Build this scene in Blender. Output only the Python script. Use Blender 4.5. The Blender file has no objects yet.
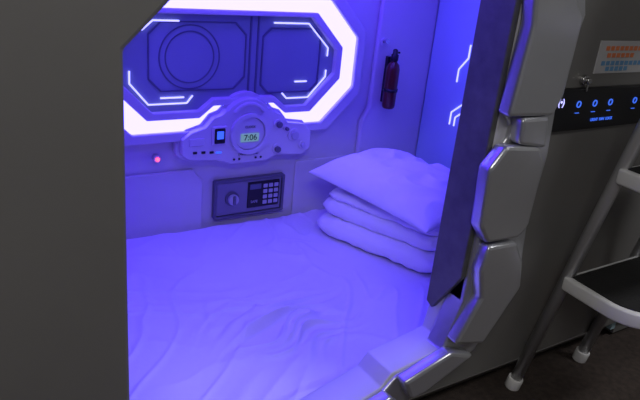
import bpy, bmesh, math, random
from mathutils import Vector, Matrix, noise
random.seed(3)
S = bpy.context.scene
S.view_settings.view_transform = 'Standard'
COL = S.collection

# ------------------------------------------------------------ materials
def mat(name, col, rough=0.5, metal=0.0, emis=None, es=0.0, var=0.0, vscale=6.0, bump=0.0, bscale=40.0, coat=0.0):
    m = bpy.data.materials.new(name); m.use_nodes = True
    nt = m.node_tree; b = nt.nodes['Principled BSDF']
    b.inputs['Base Color'].default_value = (*col, 1)
    b.inputs['Roughness'].default_value = rough
    b.inputs['Metallic'].default_value = metal
    b.inputs['Coat Weight'].default_value = coat
    if emis:
        b.inputs['Emission Color'].default_value = (*emis, 1)
        b.inputs['Emission Strength'].default_value = es
    tc = nt.nodes.new('ShaderNodeTexCoord')
    if var > 0:
        n = nt.nodes.new('ShaderNodeTexNoise'); n.inputs['Scale'].default_value = vscale
        n.inputs['Detail'].default_value = 5
        nt.links.new(tc.outputs['Object'], n.inputs['Vector'])
        r = nt.nodes.new('ShaderNodeValToRGB')
        r.color_ramp.elements[0].position = 0.3; r.color_ramp.elements[1].position = 0.7
        r.color_ramp.elements[0].color = (*[max(0, c * (1 - var)) for c in col], 1)
        r.color_ramp.elements[1].color = (*[min(1, c * (1 + var)) for c in col], 1)
        nt.links.new(n.outputs['Fac'], r.inputs['Fac'])
        nt.links.new(r.outputs['Color'], b.inputs['Base Color'])
    if bump > 0:
        n2 = nt.nodes.new('ShaderNodeTexNoise'); n2.inputs['Scale'].default_value = bscale
        n2.inputs['Detail'].default_value = 4
        nt.links.new(tc.outputs['Object'], n2.inputs['Vector'])
        bp = nt.nodes.new('ShaderNodeBump'); bp.inputs['Strength'].default_value = bump
        bp.inputs['Distance'].default_value = 0.01
        nt.links.new(n2.outputs['Fac'], bp.inputs['Height'])
        nt.links.new(bp.outputs['Normal'], b.inputs['Normal'])
    return m

M_hull = mat('hull_grey_metallic_paint', (0.27, 0.265, 0.255), 0.45, 0.5, var=0.05, vscale=3, bump=0.04, bscale=900)
M_silver = mat('frame_silver_paint', (0.60, 0.61, 0.64), 0.28, 0.75, var=0.04, bump=0.02, bscale=700)
M_lip = mat('frame_lip_satin_silver', (0.62, 0.62, 0.66), 0.4, 0.15, var=0.04, bump=0.02, bscale=700)
M_dark = mat('dark_jamb', (0.12, 0.12, 0.11), 0.45, 0.2, var=0.2, vscale=25)
M_black = mat('black_plastic', (0.012, 0.012, 0.014), 0.3, 0.0, var=0.05)
M_white = mat('white_moulded_plastic', (0.68, 0.66, 0.70), 0.35, 0.0, var=0.03, coat=0.2)
M_white2 = mat('white_panel_plastic', (0.68, 0.66, 0.70), 0.28, 0.0, var=0.03, coat=0.3)
M_led = mat('led_strip', (0.25, 0.25, 0.3), 0.6, 0, (0.132, 0.120, 1.0), 7.2)
M_line = mat('glow_line', (0.9, 0.9, 1), 0.5, 0, (0.40, 0.40, 1.0), 1.8)
M_inner = mat('smoked_display_panel', (0.30, 0.36, 0.42), 0.18, 0.1, var=0.08, vscale=2, coat=0.5)
M_innerd = mat('mirrored_detail_and_safe_lcd', (0.13, 0.15, 0.20), 0.3, 0.2, var=0.05)
M_sheet = mat('white_cotton_sheet', (0.76, 0.73, 0.84), 0.9, 0, var=0.02, bump=0.12, bscale=60)
M_cloth = mat('white_cotton_pillow', (0.90, 0.89, 0.92), 0.9, 0, var=0.02, bump=0.2, bscale=30)
M_safe = mat('safe_grey_steel', (0.16, 0.16, 0.19), 0.45, 0.3, var=0.05, bump=0.05, bscale=500)
M_safe2 = mat('safe_face', (0.26, 0.26, 0.30), 0.4, 0.3, var=0.05)
M_key = mat('keypad_keys', (0.5, 0.5, 0.55), 0.4)
M_lcd = mat('green_lcd', (0.3, 0.6, 0.3), 0.4, 0, (0.22, 0.45, 0.30), 0.45)
M_lcdtxt = mat('lcd_digits', (0.01, 0.03, 0.02), 0.5)
M_red = mat('extinguisher_red', (0.10, 0.010, 0.006), 0.3, 0, var=0.1, coat=0.4)
M_redled = mat('red_led', (1, 0.1, 0.1), 0.4, 0, (1, 0.08, 0.15), 3)
M_blueled = mat('blue_led', (0.1, 0.3, 1), 0.4, 0, (0.05, 0.16, 1), 0.8)
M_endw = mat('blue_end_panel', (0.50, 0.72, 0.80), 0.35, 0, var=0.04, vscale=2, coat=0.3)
M_label = mat('label_paper', (0.55, 0.55, 0.56), 0.6, 0, var=0.05)
M_orange = mat('label_orange', (0.80, 0.24, 0.09), 0.6, 0, var=0.05)
M_blueink = mat('label_blue', (0.15, 0.35, 0.60), 0.6, 0, var=0.05)
M_chrome = mat('chrome', (0.6, 0.6, 0.6), 0.2, 1.0, var=0.03)
M_ladder = mat('ladder_silver_tube', (0.60, 0.60, 0.61), 0.32, 0.5, var=0.05)
M_lwhite = mat('ladder_white_tread', (0.88, 0.88, 0.88), 0.4, 0, var=0.03)
M_grip = mat('black_rubber_grip', (0.014, 0.014, 0.014), 0.8, 0, bump=0.5, bscale=200)
M_floor = mat('brown_carpet', (0.050, 0.036, 0.030), 0.9, 0, var=0.35, vscale=60, bump=0.6, bscale=250)
M_wallc = mat('corridor_wall_paint', (0.24, 0.235, 0.23), 0.8, 0, var=0.05, bump=0.05)
M_lamp = mat('lamp_diffuser', (0.9, 0.9, 0.85), 0.5, 0, (1, 0.97, 0.93), 1.5)

# ------------------------------------------------------------ helpers
def link(o, parent=None):
    COL.objects.link(o)
    if parent: o.parent = parent
    return o
def empty(name):
    e = bpy.data.objects.new(name, None); e.empty_display_size = 0.1
    return link(e)
def finish(o, m, bevel=0, seg=2, smooth=False):
    if m: o.data.materials.append(m)
    if bevel > 0:
        b = o.modifiers.new('bevel', 'BEVEL'); b.width = bevel; b.segments = seg
        b.limit_method = 'ANGLE'; b.angle_limit = math.radians(30)
        b.harden_normals = False
    if smooth:
        for p in o.data.polygons: p.use_smooth = True
    return o
def box(name, x0, x1, y0, y1, z0, z1, m, parent=None, bevel=0.003):
    me = bpy.data.meshes.new(name); bm = bmesh.new()
    bmesh.ops.create_cube(bm, size=1)
    for v in bm.verts:
        v.co = Vector((x0 + (v.co.x + .5) * (x1 - x0), y0 + (v.co.y + .5) * (y1 - y0), z0 + (v.co.z + .5) * (z1 - z0)))
    bm.to_mesh(me); bm.free()
    return finish(link(bpy.data.objects.new(name, me), parent), m, bevel)
def plate(name, loops, y0, y1, m, parent=None, bevel=0.0, seg=2, axis='Y'):
    """loops: list of closed polygons in (x,z); the first is the outline, the rest holes. extruded y0..y1.
       axis 'X': polygon is (y,z) extruded in x;  axis 'Z': polygon is (x,y) extruded in z"""
    cu = bpy.data.curves.new(name, 'CURVE'); cu.dimensions = '2D'; cu.fill_mode = 'BOTH'
    for lp in loops:
        sp = cu.splines.new('POLY'); sp.points.add(len(lp) - 1)
        for i, p in enumerate(lp): sp.points[i].co = (p[0], p[1], 0, 1)
        sp.use_cyclic_u = True
    cu.extrude = abs(y1 - y0) / 2
    t = bpy.data.objects.new('tmp', cu); COL.objects.link(t)
    bpy.context.view_layer.update()
    dg = bpy.context.evaluated_depsgraph_get()
    me = bpy.data.meshes.new_from_object(t.evaluated_get(dg))
    bpy.data.objects.remove(t); me.materials.clear()
    c = (y0 + y1) / 2
    for v in me.vertices:
        x, y, z = v.co
        if axis == 'Y': v.co = (x, c - z, y)
        elif axis == 'X': v.co = (c + z, x, y)
        else: v.co = (x, y, c + z)
    bm = bmesh.new(); bm.from_mesh(me)
    bmesh.ops.remove_doubles(bm, verts=bm.verts, dist=1e-5)
    bmesh.ops.dissolve_limit(bm, angle_limit=0.01, verts=bm.verts, edges=bm.edges)
    bmesh.ops.recalc_face_normals(bm, faces=bm.faces)
    bm.to_mesh(me); bm.free(); me.name = name
    return finish(link(bpy.data.objects.new(name, me), parent), m, bevel, seg)
def cyl(name, p0, p1, r, m, parent=None, r2=None, seg=28, bevel=0.0):
    p0 = Vector(p0); p1 = Vector(p1); d = p1 - p0
    me = bpy.data.meshes.new(name); bm = bmesh.new()
    bmesh.ops.create_cone(bm, cap_ends=True, segments=seg, radius1=r, radius2=r if r2 is None else r2, depth=d.length)
    mt = Matrix.Translation((p0 + p1) / 2) @ d.to_track_quat('Z', 'Y').to_matrix().to_4x4()
    bm.transform(mt); bm.to_mesh(me); bm.free()
    o = finish(link(bpy.data.objects.new(name, me), parent), m, bevel)
    for p in o.data.polygons:
        if len(p.vertices) == 4: p.use_smooth = True
    return o
def lathe(name, prof, loc, m, parent=None, seg=32, axis='Z'):
    me = bpy.data.meshes.new(name); bm = bmesh.new(); rings = []
    for r, h in prof:
        rings.append([bm.verts.new((r * math.cos(2 * math.pi * i / seg), r * math.sin(2 * math.pi * i / seg), h)) for i in range(seg)])
    for a, b in zip(rings, rings[1:]):
        for i in range(seg): bm.faces.new((a[i], a[(i + 1) % seg], b[(i + 1) % seg], b[i]))
    bm.faces.new(rings[0][::-1]); bm.faces.new(rings[-1])
    if axis == 'Y': bm.transform(Matrix.Rotation(math.radians(90), 4, 'X'))
    bm.transform(Matrix.Translation(loc)); bmesh.ops.recalc_face_normals(bm, faces=bm.faces)
    bm.to_mesh(me); bm.free()
    return finish(link(bpy.data.objects.new(name, me), parent), m, 0, smooth=True)
def tube(name, pts, r, m, parent=None, cyclic=False, res=6):
    cu = bpy.data.curves.new(name, 'CURVE'); cu.dimensions = '3D'; cu.bevel_depth = r; cu.bevel_resolution = res
    cu.use_fill_caps = True
    sp = cu.splines.new('POLY'); sp.points.add(len(pts) - 1)
    for i, p in enumerate(pts): sp.points[i].co = (*p, 1)
    sp.use_cyclic_u = cyclic
    t = bpy.data.objects.new('tmp', cu); COL.objects.link(t); bpy.context.view_layer.update()
    me = bpy.data.meshes.new_from_object(t.evaluated_get(bpy.context.evaluated_depsgraph_get()))
    bpy.data.objects.remove(t); me.materials.clear(); me.name = name
    return finish(link(bpy.data.objects.new(name, me), parent), m, 0, smooth=True)
def text(name, s, size, loc, m, parent=None, rot=(math.radians(90), 0, 0), ext=0.0006):
    cu = bpy.data.curves.new(name, 'FONT'); cu.body = s; cu.size = size; cu.extrude = ext
    cu.align_x = 'CENTER'; cu.align_y = 'CENTER'
    t = bpy.data.objects.new('tmp', cu); COL.objects.link(t); bpy.context.view_layer.update()
    me = bpy.data.meshes.new_from_object(t.evaluated_get(bpy.context.evaluated_depsgraph_get()))
    bpy.data.objects.remove(t); me.materials.clear(); me.name = name
    o = link(bpy.data.objects.new(name, me), parent); o.location = loc; o.rotation_euler = rot
    return finish(o, m)
def ngon(cx, cz, r, n=32, a0=0, a1=2 * math.pi, closed=True):
    k = n if closed else n + 1
    return [(cx + r * math.cos(a0 + (a1 - a0) * i / n), cz + r * math.sin(a0 + (a1 - a0) * i / n)) for i in range(k)]

# world: X along the capsule, Y into the capsule, Z up; z=0 is the top of the mattress
FZ = -0.12   # floor height
# ------------------------------------------------------------ corridor
box('floor', -2.4, 3.4, -1.4, 2.4, FZ - 0.05, FZ, M_floor, None, 0)
box('wall_back', -2.4, 3.4, 2.35, 2.4, FZ, 2.1, M_wallc, None, 0)
box('wall_front', -2.4, 3.4, -1.45, -1.4, FZ, 2.1, M_wallc, None, 0)
box('wall_left', -2.45, -2.4, -1.4, 2.4, FZ, 2.1, M_wallc, None, 0)
box('wall_right', 3.4, 3.45, -1.4, 2.4, FZ, 2.1, M_wallc, None, 0)
box('ceiling', -2.4, 3.4, -1.4, 2.4, 2.1, 2.15, M_wallc, None, 0)

# ------------------------------------------------------------ capsule shell
cap = empty('sleeping_capsule')
hole = [(0.266, 0.0), (0.266, 0.821), (0.332, 0.889), (0.50, 1.06), (0.93, 1.06), (1.08, 0.93), (1.08, 0.30), (0.95, 0.09), (0.62, -0.0)]
outer = [(-1.1, -0.02), (2.05, -0.02), (2.05, 1.30), (1.95, 1.40), (-1.0, 1.40), (-1.1, 1.30)]
plate('facade', [outer, hole], 0.90, 0.935, M_hull, cap, 0.006)
# tucked lower hull
plate('lower_hull', [[(0.905, -0.02), (0.935, -0.02), (1.01, FZ), (0.98, FZ)]], -1.1, 2.05, M_hull, cap, 0, axis='X')
box('shell_back', -1.1, 2.05, 2.03, 2.10, FZ, 1.35, M_white, cap)
box('shell_left', -1.1, -1.05, 0.94, 2.03, FZ + 0.01, 1.35, M_hull, cap)
box('shell_right', 1.86, 2.05, 0.94, 2.03, FZ + 0.01, 1.35, M_hull, cap)
box('shell_top', -1.1, 2.05, 0.94, 2.03, 1.12, 1.18, M_white, cap)
box('shell_bottom', -1.05, 1.86, 1.02, 2.03, FZ + 0.002, FZ + 0.03, M_white, cap)
box('inner_back_wall', -1.05, 1.86, 2.0, 2.03, FZ + 0.03, 1.12, M_white, cap, 0)
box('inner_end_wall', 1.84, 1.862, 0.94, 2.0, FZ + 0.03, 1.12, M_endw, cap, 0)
# moulded relief on the back wall
plate('back_wall_skirt', [[(-1.0, -0.06), (0.86, -0.06), (0.86, 0.16), (0.82, 0.21), (-1.0, 0.21)]], 1.985, 2.0, M_white, cap, 0.008, 3)
plate('back_wall_skirt_right', [[(1.24, -0.06), (1.83, -0.06), (1.83, 0.30), (1.66, 0.30), (1.58, 0.20), (1.24, 0.20)]], 1.988, 2.0, M_white, cap, 0.006, 3)
plate('corner_pilaster', [[(1.52, 0.10), (1.84, 0.10), (1.84, 1.1), (1.60, 1.1), (1.56, 1.0), (1.55, 0.40), (1.52, 0.34)]], 1.975, 2.0, M_white, cap, 0.01, 3)
plate('top_cove', [[(1.92, 1.12), (2.0, 1.12), (2.0, 0.96), (1.985, 0.96)]], -1.05, 1.84, M_white, cap, 0.004, axis='X')

# ------------------------------------------------------------ silver opening frame
inner = [(0.272, 0.0), (0.45, 0.012), (0.62, 0.045), (0.80, 0.098), (0.825, 0.128), (0.985, 0.155), (1.0, 0.24), (1.0, 0.93), (0.87, 1.06)]
outr = [(0.96, 1.10), (1.10, 0.96), (1.10, 0.27), (1.03, 0.12), (0.86, 0.05), (0.80, 0.02), (0.45, -0.04), (0.272, -0.05)]
plate('frame_reveal', [inner + outr], 0.853, 0.945, M_lip, cap, 0.004)
base = [(0.87, 1.06), (0.985, 0.94), (1.01, 0.90), (1.01, 0.70), (1.03, 0.68), (1.03, 0.65), (1.0, 0.62), (1.0, 0.27), (0.96, 0.15), (0.83, 0.12),
        (0.80, 0.09), (0.62, 0.04), (0.45, 0.005), (0.272, -0.005), (0.272, -0.06), (0.45, -0.05), (0.82, 0.0), (0.90, 0.05), (1.07, 0.12),
        (1.18, 0.28), (1.16, 0.44), (1.175, 0.60), (1.16, 0.75), (1.19, 0.90), (1.14, 1.02), (1.04, 1.12), (0.92, 1.12)]
plate('frame_base_ring', [base], 0.845, 0.90, M_silver, cap, 0.006, 3)
blk = [
 ('frame_block_upper', [(0.985, 0.705), (1.0, 0.88), (0.99, 0.93), (1.05, 0.985), (1.145, 0.90), (1.14, 0.74), (1.12, 0.70)]),
 ('frame_block_neck', [(1.035, 0.645), (1.03, 0.70), (1.11, 0.70), (1.12, 0.63)]),
 ('frame_block_middle', [(0.970, 0.47), (0.962, 0.60), (1.0, 0.645), (1.10, 0.635), (1.13, 0.60), (1.125, 0.45), (1.10, 0.425), (1.0, 0.43)]),
 ('frame_block_lower', [(1.0, 0.36), (1.01, 0.42), (1.10, 0.415), (1.135, 0.36), (1.15, 0.29), (1.06, 0.16), (0.965, 0.185), (1.02, 0.29)]),
 ('frame_block_corner', [(0.83, 0.125), (0.96, 0.165), (1.04, 0.135), (0.90, 0.075), (0.86, 0.07)]),
 ('frame_block_sill', [(0.60, 0.04), (0.80, 0.10), (0.84, 0.06), (0.80, 0.03), (0.60, -0.02)]),
]
for n, p in blk: plate(n, [p], 0.815, 0.85, M_silver, cap, 0.008, 2)
plate('sliding_door_edge', [[(0.853, 0.33), (0.853, 0.95), (0.87, 0.975), (0.932, 0.975), (0.945, 0.95), (0.945, 0.225), (0.925, 0.215)]], 0.984, 1.0, M_dark, cap, 0.003, axis='X')

# ------------------------------------------------------------ LED framed panel on the back wall
led = empty('led_wall_panel')
def octo(x0, x1, z0, z1, c):
    return [(x0 + c, z0), (x1 - c, z0), (x1, z0 + c), (x1, z1 - c), (x1 - c, z1), (x0 + c, z1), (x0, z1 - c), (x0, z0 + c)]
def octn(x0, x1, z0, z1, c, b, cx=1.0):
    # octagon whose lower side rises over the control panel
    return [(x0 + c, z0), (cx - 0.17, z0), (cx - 0.12, z0 + b), (cx + 0.11, z0 + b), (cx + 0.16, z0), (x1 - c, z0), (x1, z0 + c), (x1, z1 - c), (x1 - c, z1), (x0 + c, z1), (x0, z1 - c), (x0, z0 + c)]
plate('outer_housing', [octn(0.43, 1.48, 0.325, 0.835, 0.14, 0.04), octn(0.47, 1.445, 0.358, 0.80, 0.13, 0.04)], 1.955, 2.0, M_white, led, 0.006, 3)
plate('led_ring', [octn(0.47, 1.445, 0.358, 0.80, 0.13, 0.04), octn(0.53, 1.385, 0.40, 0.755, 0.12, 0.04)], 1.970, 1.999, M_led, led)
plate('inner_bezel', [octn(0.53, 1.385, 0.40, 0.755, 0.12, 0.04), octn(0.555, 1.36, 0.425, 0.738, 0.115, 0.04)], 1.962, 1.999, M_white2, led, 0.004)
plate('face', [octn(0.555, 1.36, 0.425, 0.738, 0.115, 0.04)], 1.985, 1.999, M_inner, led)
# mirrored interior detail, built in as dark rings, lines and glowing marks
cc = (0.80, 0.60)
for i, r in enumerate((0.105, 0.085)):
    plate('circle_%d' % i, [ngon(*cc, r, 48), ngon(*cc, r - 0.004, 48)], 1.983, 1.986, M_innerd, led)
plate('hatch', [octo(0.66, 1.0, 0.49, 0.715, 0.04), octo(0.664, 0.996, 0.494, 0.711, 0.04)], 1.981, 1.986, M_innerd, led)
plate('panel_right', [octo(1.06, 1.30, 0.47, 0.70, 0.03), octo(1.065, 1.295, 0.475, 0.695, 0.03)], 1.981, 1.986, M_innerd, led)
box('mirrored_seam_0', 1.04, 1.046, 1.981, 1.986, 0.47, 0.735, M_innerd, led, 0)
box('mirrored_seam_1', 1.012, 1.018, 1.981, 1.986, 0.47, 0.735, M_innerd, led, 0)
def gl(name, pts, r=0.0028, y=1.980, parent=led): return tube(name, [(p[0], y, p[1]) for p in pts], r, M_line, parent, res=2)
gl('mark_tl', [(0.64, 0.685), (0.675, 0.715), (0.76, 0.715)])
gl('mark_tr', [(1.10, 0.715), (1.24, 0.715), (1.33, 0.63), (1.33, 0.60)])
gl('mark_br', [(1.33, 0.55), (1.33, 0.525), (1.26, 0.45), (1.17, 0.45), (1.15, 0.47)])
gl('mark_bl', [(0.60, 0.56), (0.60, 0.52), (0.66, 0.45), (0.79, 0.45), (0.81, 0.475)])
gl('mark_c', [(0.70, 0.47), (0.78, 0.47)])
gl('mark_s', [(1.20, 0.51), (1.25, 0.51)])

# ------------------------------------------------------------ control panel
cp = empty('control_panel')
wing = [(0.765, 0.265), (0.79, 0.245), (0.90, 0.235), (0.95, 0.215), (1.09, 0.215), (1.14, 0.235), (1.25, 0.225), (1.285, 0.25), (1.285, 0.32), (1.25, 0.355), (1.18, 0.365),
        (1.15, 0.40), (1.12, 0.41), (1.10, 0.43)] + ngon(1.015, 0.375, 0.095, 12, math.radians(30), math.radians(150), False) + \
       [(0.93, 0.43), (0.91, 0.41), (0.88, 0.40), (0.85, 0.365), (0.80, 0.35), (0.765, 0.325)]
wing = [(1.005 + (x - 1.02) * 0.96, 0.345 + (z - 0.335) * 0.90) for x, z in wing]
plate('body', [wing], 1.935, 1.97, M_white, cp, 0.008, 3)
sh = [(1.005 + (x - 1.005) * 1.05, 0.32 + (z - 0.32) * 1.12) for x, z in wing]
plate('back_plate', [sh], 1.965, 1.995, M_white2, cp, 0.006, 3)
plate('clock_bezel', [ngon(1.003, 0.344, 0.074, 40), ngon(1.003, 0.344, 0.060, 40)], 1.920, 1.937, M_white2, cp, 0.004)
plate('clock_face', [ngon(1.003, 0.344, 0.058, 40)], 1.929, 1.936, M_white2, cp, 0.002)
box('lcd', 0.969, 1.039, 1.924, 1.932, 0.315, 0.345, M_lcd, cp, 0.002)
text('lcd_digits', '7:06', 0.030, (1.004, 1.9225, 0.331), M_lcdtxt, cp)
text('clock_caption', 'CLOCK', 0.012, (1.004, 1.927, 0.368), M_safe, cp)
plate('top_arc', [ngon(1.0, 0.381, 0.074, 16, math.radians(35), math.radians(145), False) + ngon(1.0, 0.381, 0.063, 16, math.radians(145), math.radians(35), False)], 1.925, 1.94, M_white2, cp, 0.003)
box('switch_frame', 0.862, 0.917, 1.927, 1.937, 0.31, 0.378, M_white2, cp, 0.004)
box('rocker_switch', 0.870, 0.909, 1.922, 1.93, 0.317, 0.371, M_black, cp, 0.004)
box('rocker_light', 0.877, 0.901, 1.919, 1.924, 0.335, 0.362, M_blueled, cp, 0.001)
for i, (x, z) in enumerate([(0.797, 0.285), (0.827, 0.284), (0.857, 0.282)]):
    box('usb_port_%d' % i, x, x + 0.014, 1.931, 1.937, z, z + 0.008, M_black, cp, 0.001)
box('usb_blue', 0.880, 0.900, 1.931, 1.937, 0.280, 0.286, M_blueled, cp, 0.001)
box('screw_panel', 0.782, 0.837, 1.931, 1.937, 0.312, 0.340, M_white2, cp, 0.004)
for i, (x, z, r) in enumerate([(1.117, 0.370, 0.015), (1.185, 0.325, 0.020), (1.117, 0.278, 0.015), (1.223, 0.285, 0.012), (1.150, 0.352, 0.009)]):
    cyl('knob_ring_%d' % i, (x, 1.936, z), (x, 1.928, z), r * 1.25, M_white2, cp, bevel=0.002)
    cyl('knob_%d' % i, (x, 1.929, z), (x, 1.916, z), r * 0.75, M_key if i % 2 else M_safe, cp, bevel=0.002)
for i, x in enumerate((0.95, 0.97, 1.035, 1.055)):
    cyl('vent_hole_%d' % i, (x, 1.936, 0.252), (x, 1.9325, 0.252), 0.004, M_black, cp)
text('panel_caption', 'LIGHT   SOUND', 0.011, (1.005, 1.9335, 0.268), M_safe, cp)
# red indicator further left on the wall
ind = empty('indicator_light')
cyl('ring', (0.690, 1.999, 0.262), (0.690, 1.980, 0.262), 0.013, M_white2, ind, bevel=0.002)
cyl('lens', (0.690, 1.982, 0.262), (0.690, 1.974, 0.262), 0.006, M_redled, ind)

# ------------------------------------------------------------ safe
sf = empty('electronic_safe')
plate('surround', [octo(0.90, 1.190, 0.006, 0.158, 0.006), octo(0.910, 1.180, 0.016, 0.148, 0.004)], 1.975, 1.999, M_safe, sf, 0.003)
box('door', 0.912, 1.178, 1.982, 1.995, 0.018, 0.146, M_safe2, sf, 0.003)
cyl('knob_base', (0.972, 1.983, 0.082), (0.972, 1.975, 0.082), 0.028, M_safe, sf, bevel=0.002)
cyl('knob', (0.972, 1.976, 0.082), (0.972, 1.96, 0.082), 0.020, M_key, sf, bevel=0.003)
box('knob_grip', 0.967, 0.977, 1.953, 1.962, 0.066, 0.100, M_safe, sf, 0.002)
box('key_panel', 1.035, 1.168, 1.977, 1.984, 0.035, 0.138, M_black, sf, 0.003)
box('display', 1.042, 1.088, 1.974, 1.978, 0.11, 0.13, M_innerd, sf, 0.001)
for r in range(4):
    for c in range(3):
        x = 1.098 + c * 0.023; z = 0.046 + r * 0.022
        box('key_%d_%d' % (r, c), x, x + 0.017, 1.973, 1.978, z, z + 0.015, M_key, sf, 0.002)
text('maker_mark', 'SAFE', 0.014, (1.062, 1.976, 0.06), M_key, sf)

# ------------------------------------------------------------ fire extinguisher
fe = empty('fire_extinguisher')
ex, ey = 1.612, 1.935; ez = 0.012
lathe('bottle', [(0.019, 0.39), (0.024, 0.395), (0.026, 0.405), (0.026, 0.545), (0.022, 0.562), (0.013, 0.572), (0.011, 0.578)], (ex, ey, ez), M_red, fe)
lathe('valve', [(0.013, 0.575), (0.015, 0.58), (0.015, 0.600), (0.010, 0.604), (0.010, 0.618), (0.004, 0.622)], (ex, ey, ez), M_black, fe)
box('lever', ex - 0.008, ex + 0.022, ey - 0.005, ey + 0.005, 0.616, 0.624, M_black, fe, 0.002)
plate('strap', [ngon(ex, ey, 0.029, 28), ngon(ex, ey, 0.0255, 28)], 0.47, 0.482, M_black, fe, axis='Z')
box('bracket', ex - 0.012, ex + 0.012, 1.958, 1.976, 0.42, 0.60, M_black, fe, 0.002)
# small hook beside it
hk = empty('wall_hook')
cyl('plate', (1.575, 1.976, 0.655), (1.575, 1.968, 0.655), 0.014, M_white2, hk, bevel=0.002)
cyl('peg', (1.575, 1.97, 0.655), (1.575, 1.945, 0.660), 0.005, M_chrome, hk)
cyl('cap', (1.575, 1.948, 0.660), (1.575, 1.942, 0.661), 0.010, M_chrome, hk)

# ------------------------------------------------------------ end wall glowing circuit panel
ep = empty('circuit_wall_panel')
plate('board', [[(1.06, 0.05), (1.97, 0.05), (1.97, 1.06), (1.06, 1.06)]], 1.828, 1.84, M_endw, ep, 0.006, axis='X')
def el(name, pts, r=0.003): return tube(name, [(1.827, p[0], p[1]) for p in pts], r, M_line, ep, res=2)
el('trace_a', [(1.80, 0.36), (1.80, 0.41), (1.74, 0.46), (1.74, 0.56), (1.66, 0.64)])
el('trace_b', [(1.775, 0.36), (1.775, 0.395), (1.70, 0.455), (1.62, 0.455)])
el('trace_d', [(1.80, 0.53), (1.80, 0.58), (1.76, 0.63), (1.76, 0.68)])
el('trace_e', [(1.72, 0.60), (1.66, 0.66), (1.66, 0.72)])

# ------------------------------------------------------------ mattress with wrinkled sheet
def sstep(t):
    t = max(0.0, min(1.0, t)); return t * t * (3 - 2 * t)
def ridge(x, y):
    h = 0.0
    h += 0.008 * noise.noise(Vector((x * 2.2, y * 2.2, 1.3)))
    w = noise.noise(Vector((x * 2.5, y * 2.5, 7.0))) * 0.9
    patch = sstep(noise.noise(Vector((x * 1.7, y * 1.7, 21))) * 1.5 + 0.6)
    n = noise.noise(Vector((x * 2.0 + w, y * 9 + w * 2 + x * 2.5, 3.1)))
    h += 0.008 * patch * max(0, 1 - abs(n) * 4.5) ** 1.5
    n = noise.noise(Vector((x * 8 - y * 5 + w, y * 3 + x * 2 + w, 13.1)))
    h += 0.006 * max(0, 1 - abs(n) * 5) ** 1.5
    # bunch of crumples near the front of the bed
    d = math.exp(-(((x - 0.80) / 0.15) ** 2 + ((y - 1.31) / 0.11) ** 2))
    w2 = noise.noise(Vector((x * 5, y * 5, 2.0)))
    n2 = noise.noise(Vector((x * 4 + w2, (y * 0.93 - x * 0.2) * 24 + w2 * 2.5, 5)))
    h += 0.040 * d * max(0, 1 - abs(n2) * 3.0)
    n3 = noise.noise(Vector((x * 9 + y * 5, y * 9 - x * 4, 11)))
    h += 0.0035 * n3
    return h
mt = bpy.data.meshes.new('mattress'); bm = bmesh.new()
NX, NY = 560, 260; X0, X1, Y0, Y1 = -1.03, 1.825, 0.965, 1.982
g = []
for j in range(NY + 1):
    row = []
    for i in range(NX + 1):
        x = X0 + (X1 - X0) * i / NX; y = Y0 + (Y1 - Y0) * j / NY
        e = min(x - X0, X1 - x, y - Y0, Y1 - y)
        fl = sstep(((x - 1.5) ** 2 + (y - 1.62) ** 2) ** 0.5 / 0.12 - 2.6)   # pressed flat under the quilt
        k = min(1, e / 0.05); z = -0.035 * (1 - math.sqrt(1 - (1 - k) ** 2)) + ridge(x, y) * min(1, e / 0.03) * fl
        row.append(bm.verts.new((x, y, z - 0.006)))
    g.append(row)
for j in range(NY):
    for i in range(NX): bm.faces.new((g[j][i], g[j][i + 1], g[j + 1][i + 1], g[j + 1][i]))
ed = [e for e in bm.edges if e.is_boundary]
r = bmesh.ops.extrude_edge_only(bm, edges=ed)
for v in r['geom']:
    if isinstance(v, bmesh.types.BMVert):
        v.co.z = -0.088
        v.co.y = max(v.co.y, 1.03)
bmesh.ops.holes_fill(bm, edges=[e for e in bm.edges if e.is_boundary])
bmesh.ops.recalc_face_normals(bm, faces=bm.faces)
bm.to_mesh(mt); bm.free()
finish(link(bpy.data.objects.new('mattress', mt)), M_sheet, smooth=True)

# ------------------------------------------------------------ folded quilt / pillow
def cushion(name, L, W, T, m, mtx, parent=None, px=6.0, wr=0.006, seed=0, n=64, pinch=0.0, power=0.35, under=1.0):
    me = bpy.data.meshes.new(name); bm = bmesh.new(); top = []; bot = []
    for s, arr in ((1, top), (-1, bot)):
        for j in range(n + 1):
            row = []
            for i in range(n + 1):
                u = -1 + 2 * i / n; v = -1 + 2 * j / n
                edge = max(0, (1 - abs(u) ** px)) * max(0, (1 - abs(v) ** px))
                t = edge ** power
                pin = 1 - pinch * ((1 - v * v) * abs(u) ** 4 + (1 - u * u) * abs(v) ** 4)
                x = u * L / 2 * pin; y = v * W / 2 * pin
                if px > 5:
                    rr = max(abs(u), abs(v)); c = (abs(u) ** 10 + abs(v) ** 10) ** 0.1
                    if rr > 0: x *= rr / c; y *= rr / c
                wv = wr * (noise.noise(Vector((x * 9, y * 9, seed + s))) + 0.8 * (1 - 3 * abs(noise.noise(Vector((x * 10 + y * 7, y * 12 - x * 4, seed + 4 + s))))))
                h = T / 2 * t + wv * t
                if s < 0: h = min(h, T / 2) * under
                row.append(bm.verts.new((x, y, s * h)))
            arr.append(row)
        for j in range(n):
            for i in range(n):
                f = (arr[j][i], arr[j][i + 1], arr[j + 1][i + 1], arr[j + 1][i])
                bm.faces.new(f if s > 0 else f[::-1])
    bmesh.ops.remove_doubles(bm, verts=bm.verts, dist=1e-5)
    bm.transform(mtx); bm.to_mesh(me); bm.free()
    return finish(link(bpy.data.objects.new(name, me), parent), m, smooth=True)
q = empty('folded_quilt')
Rz = Matrix.Rotation(math.radians(20), 4, 'Z')
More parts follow.
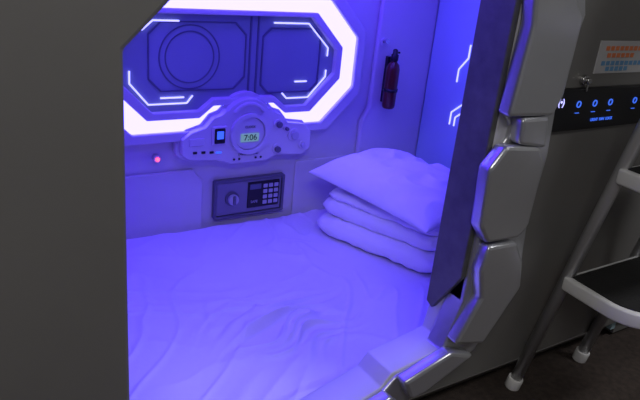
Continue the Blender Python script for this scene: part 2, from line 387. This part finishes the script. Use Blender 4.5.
for i, (zc, T, dx, dy, L, W) in enumerate([(0.036, 0.078, 0, 0, 0.45, 0.52), (0.104, 0.066, 0.008, 0.006, 0.43, 0.50), (0.148, 0.036, 0.014, 0.0, 0.42, 0.48)]):
    cushion('fold_layer_%d' % i, L, W, T, M_cloth, Matrix.Translation((1.495 + dx, 1.615 + dy, zc)) @ Rz, q, 10, 0.007, 20 + i * 7, 56, 0, 0.5)
Mp = Matrix.Translation((1.462, 1.612, 0.193)) @ Matrix.Rotation(math.radians(10), 4, 'Z') @ Matrix.Rotation(math.radians(2), 4, 'X') @ Matrix.Rotation(math.radians(1), 4, 'Y')
cushion('pillow', 0.42, 0.56, 0.20, M_cloth, Mp, None, 2.8, 0.014, 60, 110, 0.05, 0.55, 0.10)

# ------------------------------------------------------------ touch display on the facade
td = empty('touch_display')
plate('bezel', [[(1.195, 0.655), (1.215, 0.635), (1.78, 0.635), (1.80, 0.655), (1.80, 0.72), (1.785, 0.735), (1.22, 0.735), (1.195, 0.715)]], 0.888, 0.902, M_black, td, 0.004)
text('wifi_icon', '(•)', 0.022, (1.235, 0.8865, 0.705), M_line, td)
for i, x in enumerate((1.30, 1.36, 1.42, 1.52, 1.60)):
    plate('icon_%d' % i, [ngon(x, 0.698, 0.008, 20), ngon(x, 0.698, 0.0055, 20)], 0.8862, 0.889, M_blueled, td)
    box('icon_bar_%d' % i, x - 0.007, x + 0.007, 0.8862, 0.889, 0.677, 0.6785, M_blueled, td, 0)
text('display_text', 'LIGHT  FAN  LOCK', 0.010, (1.40, 0.8865, 0.658), M_blueled, td)
# label + key lock
wl = empty('warning_label')
box('paper', 1.34, 1.56, 0.8975, 0.9, 0.765, 0.840, M_label, wl, 0.001)
for i, (a, b, zz, mm) in enumerate([(1.365, 1.52, 0.823, M_orange), (1.375, 1.50, 0.807, M_orange), (1.36, 1.53, 0.789, M_blueink), (1.38, 1.48, 0.776, M_blueink)]):
    n = int((b - a) / 0.018)
    for k in range(n):
        box('glyph_%d_%d' % (i, k), a + k * 0.018, a + k * 0.018 + 0.013, 0.8966, 0.898, zz - 0.005, zz + 0.005, mm, wl, 0)
kl = empty('door_lock')
cyl('ring', (1.310, 0.902, 0.752), (1.310, 0.89, 0.752), 0.012, M_chrome, kl, bevel=0.002)
cyl('core', (1.310, 0.892, 0.752), (1.310, 0.880, 0.752), 0.007, M_chrome, kl, bevel=0.002)
box('tag', 1.308, 1.312, 0.882, 0.888, 0.728, 0.750, M_chrome, kl, 0.001)

# ------------------------------------------------------------ ladder
ld = empty('ladder')
def rail_pt(z, dx=0): 
    s = (z - FZ) / (0.662 - FZ)
    return Vector((1.34 + 0.05 * s + dx, 0.905 + (0.775 - 0.905) * s, z))
for n, dx in (('rail_left', 0), ('rail_right', 0.30)):
    cyl(n, rail_pt(FZ + 0.01, dx), rail_pt(1.5, dx), 0.016, M_ladder, ld)
    cyl(n + '_foot', rail_pt(FZ, dx), rail_pt(FZ + 0.035, dx), 0.021, M_lwhite, ld, bevel=0.003)
def tread(n, z):
    yb = rail_pt(z).y + 0.0; yf = yb - 0.24
    xa, xb = rail_pt(z).x - 0.03, rail_pt(z).x + 0.33
    def shape(o):
        pts = [(xb - o, yb - o), (xa + 0.01 + o, yb - o)]
        for k in range(9):
            a = math.radians(180 + 90 * k / 8); pts.append((xa + 0.10 + (0.10 - o) * math.cos(a) , yf + 0.10 + (0.10 - o) * math.sin(a)))
        for k in range(9):
            a = math.radians(270 + 90 * k / 8); pts.append((xb - 0.10 + (0.10 - o) * math.cos(a), yf + 0.10 + (0.10 - o) * math.sin(a)))
        return pts
    plate(n, [shape(0)], z - 0.038, z, M_lwhite, ld, 0.006, 3, axis='Z')
    plate(n + '_grip', [shape(0.014)], z - 0.002, z + 0.003, M_grip, ld, 0, axis='Z')
for i, z in enumerate((0.265, 0.57, 0.875, 1.18)): tread('tread_%d' % i, z)

# ------------------------------------------------------------ lights
def area(name, loc, rot, sx, sy, power, col, parent=None):
    l = bpy.data.lights.new(name, 'AREA'); l.shape = 'RECTANGLE'; l.size = sx; l.size_y = sy; l.energy = power; l.color = col
    o = bpy.data.objects.new(name, l); o.location = loc; o.rotation_euler = rot
    return link(o, parent)
cl = empty('capsule_ceiling_light')
box('diffuser_bar', 0.2, 1.6, 1.45, 1.53, 1.095, 1.12, M_led, cl)
area('led_light', (0.75, 1.10, 1.085), (0, 0, 0), 1.4, 0.12, 4.5, (0.06, 0.010, 1.0), cl)
area('added_grazing_light', (0.8, 1.84, 1.06), (math.radians(-25), 0, 0), 1.7, 0.10, 7.0, (0.09, 0.025, 1.0), cl)  # added strip light, grazes the sheet to bring out its creases
area('led_light_low', (-0.6, 1.5, 0.9), (0, math.radians(-60), 0), 0.6, 0.6, 3, (0.07, 0.012, 1.0), cl)
clp = empty('added_corridor_lamp')  # unseen lamp, added overhead to light the facade
box('housing', -0.9, 0.3, -0.7, -0.4, 2.06, 2.10, M_lamp, clp)
area('lamp_light', (-0.3, -0.55, 2.05), (0, 0, 0), 1.2, 0.3, 16, (1, 0.97, 0.93), clp)
clp2 = empty('added_corridor_lamp')  # second unseen lamp, added to brighten the exterior
box('housing', 1.6, 2.6, -0.5, -0.2, 2.06, 2.10, M_lamp, clp2)
area('lamp_light', (2.1, -0.35, 2.05), (0, 0, 0), 1.0, 0.3, 17, (0.98, 0.98, 1.0), clp2)
w = bpy.data.worlds.new('world'); S.world = w; w.use_nodes = True
w.node_tree.nodes['Background'].inputs[0].default_value = (0.03, 0.03, 0.035, 1)

# ------------------------------------------------------------ camera
cam = bpy.data.cameras.new('camera'); cam.sensor_width = 36; cam.lens = 36 * 642 / 640; cam.clip_start = 0.02
co = bpy.data.objects.new('camera', cam); link(co)
R = Vector((0.841, -0.5326, 0.0944)).normalized(); F = Vector((0.5267, 0.7649, -0.3717)).normalized()
U = R.cross(F).normalized(); R = F.cross(U).normalized()
mw = Matrix((R, U, -F)).transposed().to_4x4(); mw.translation = (0, 0, 0.986)
co.matrix_world = mw
S.camera = co
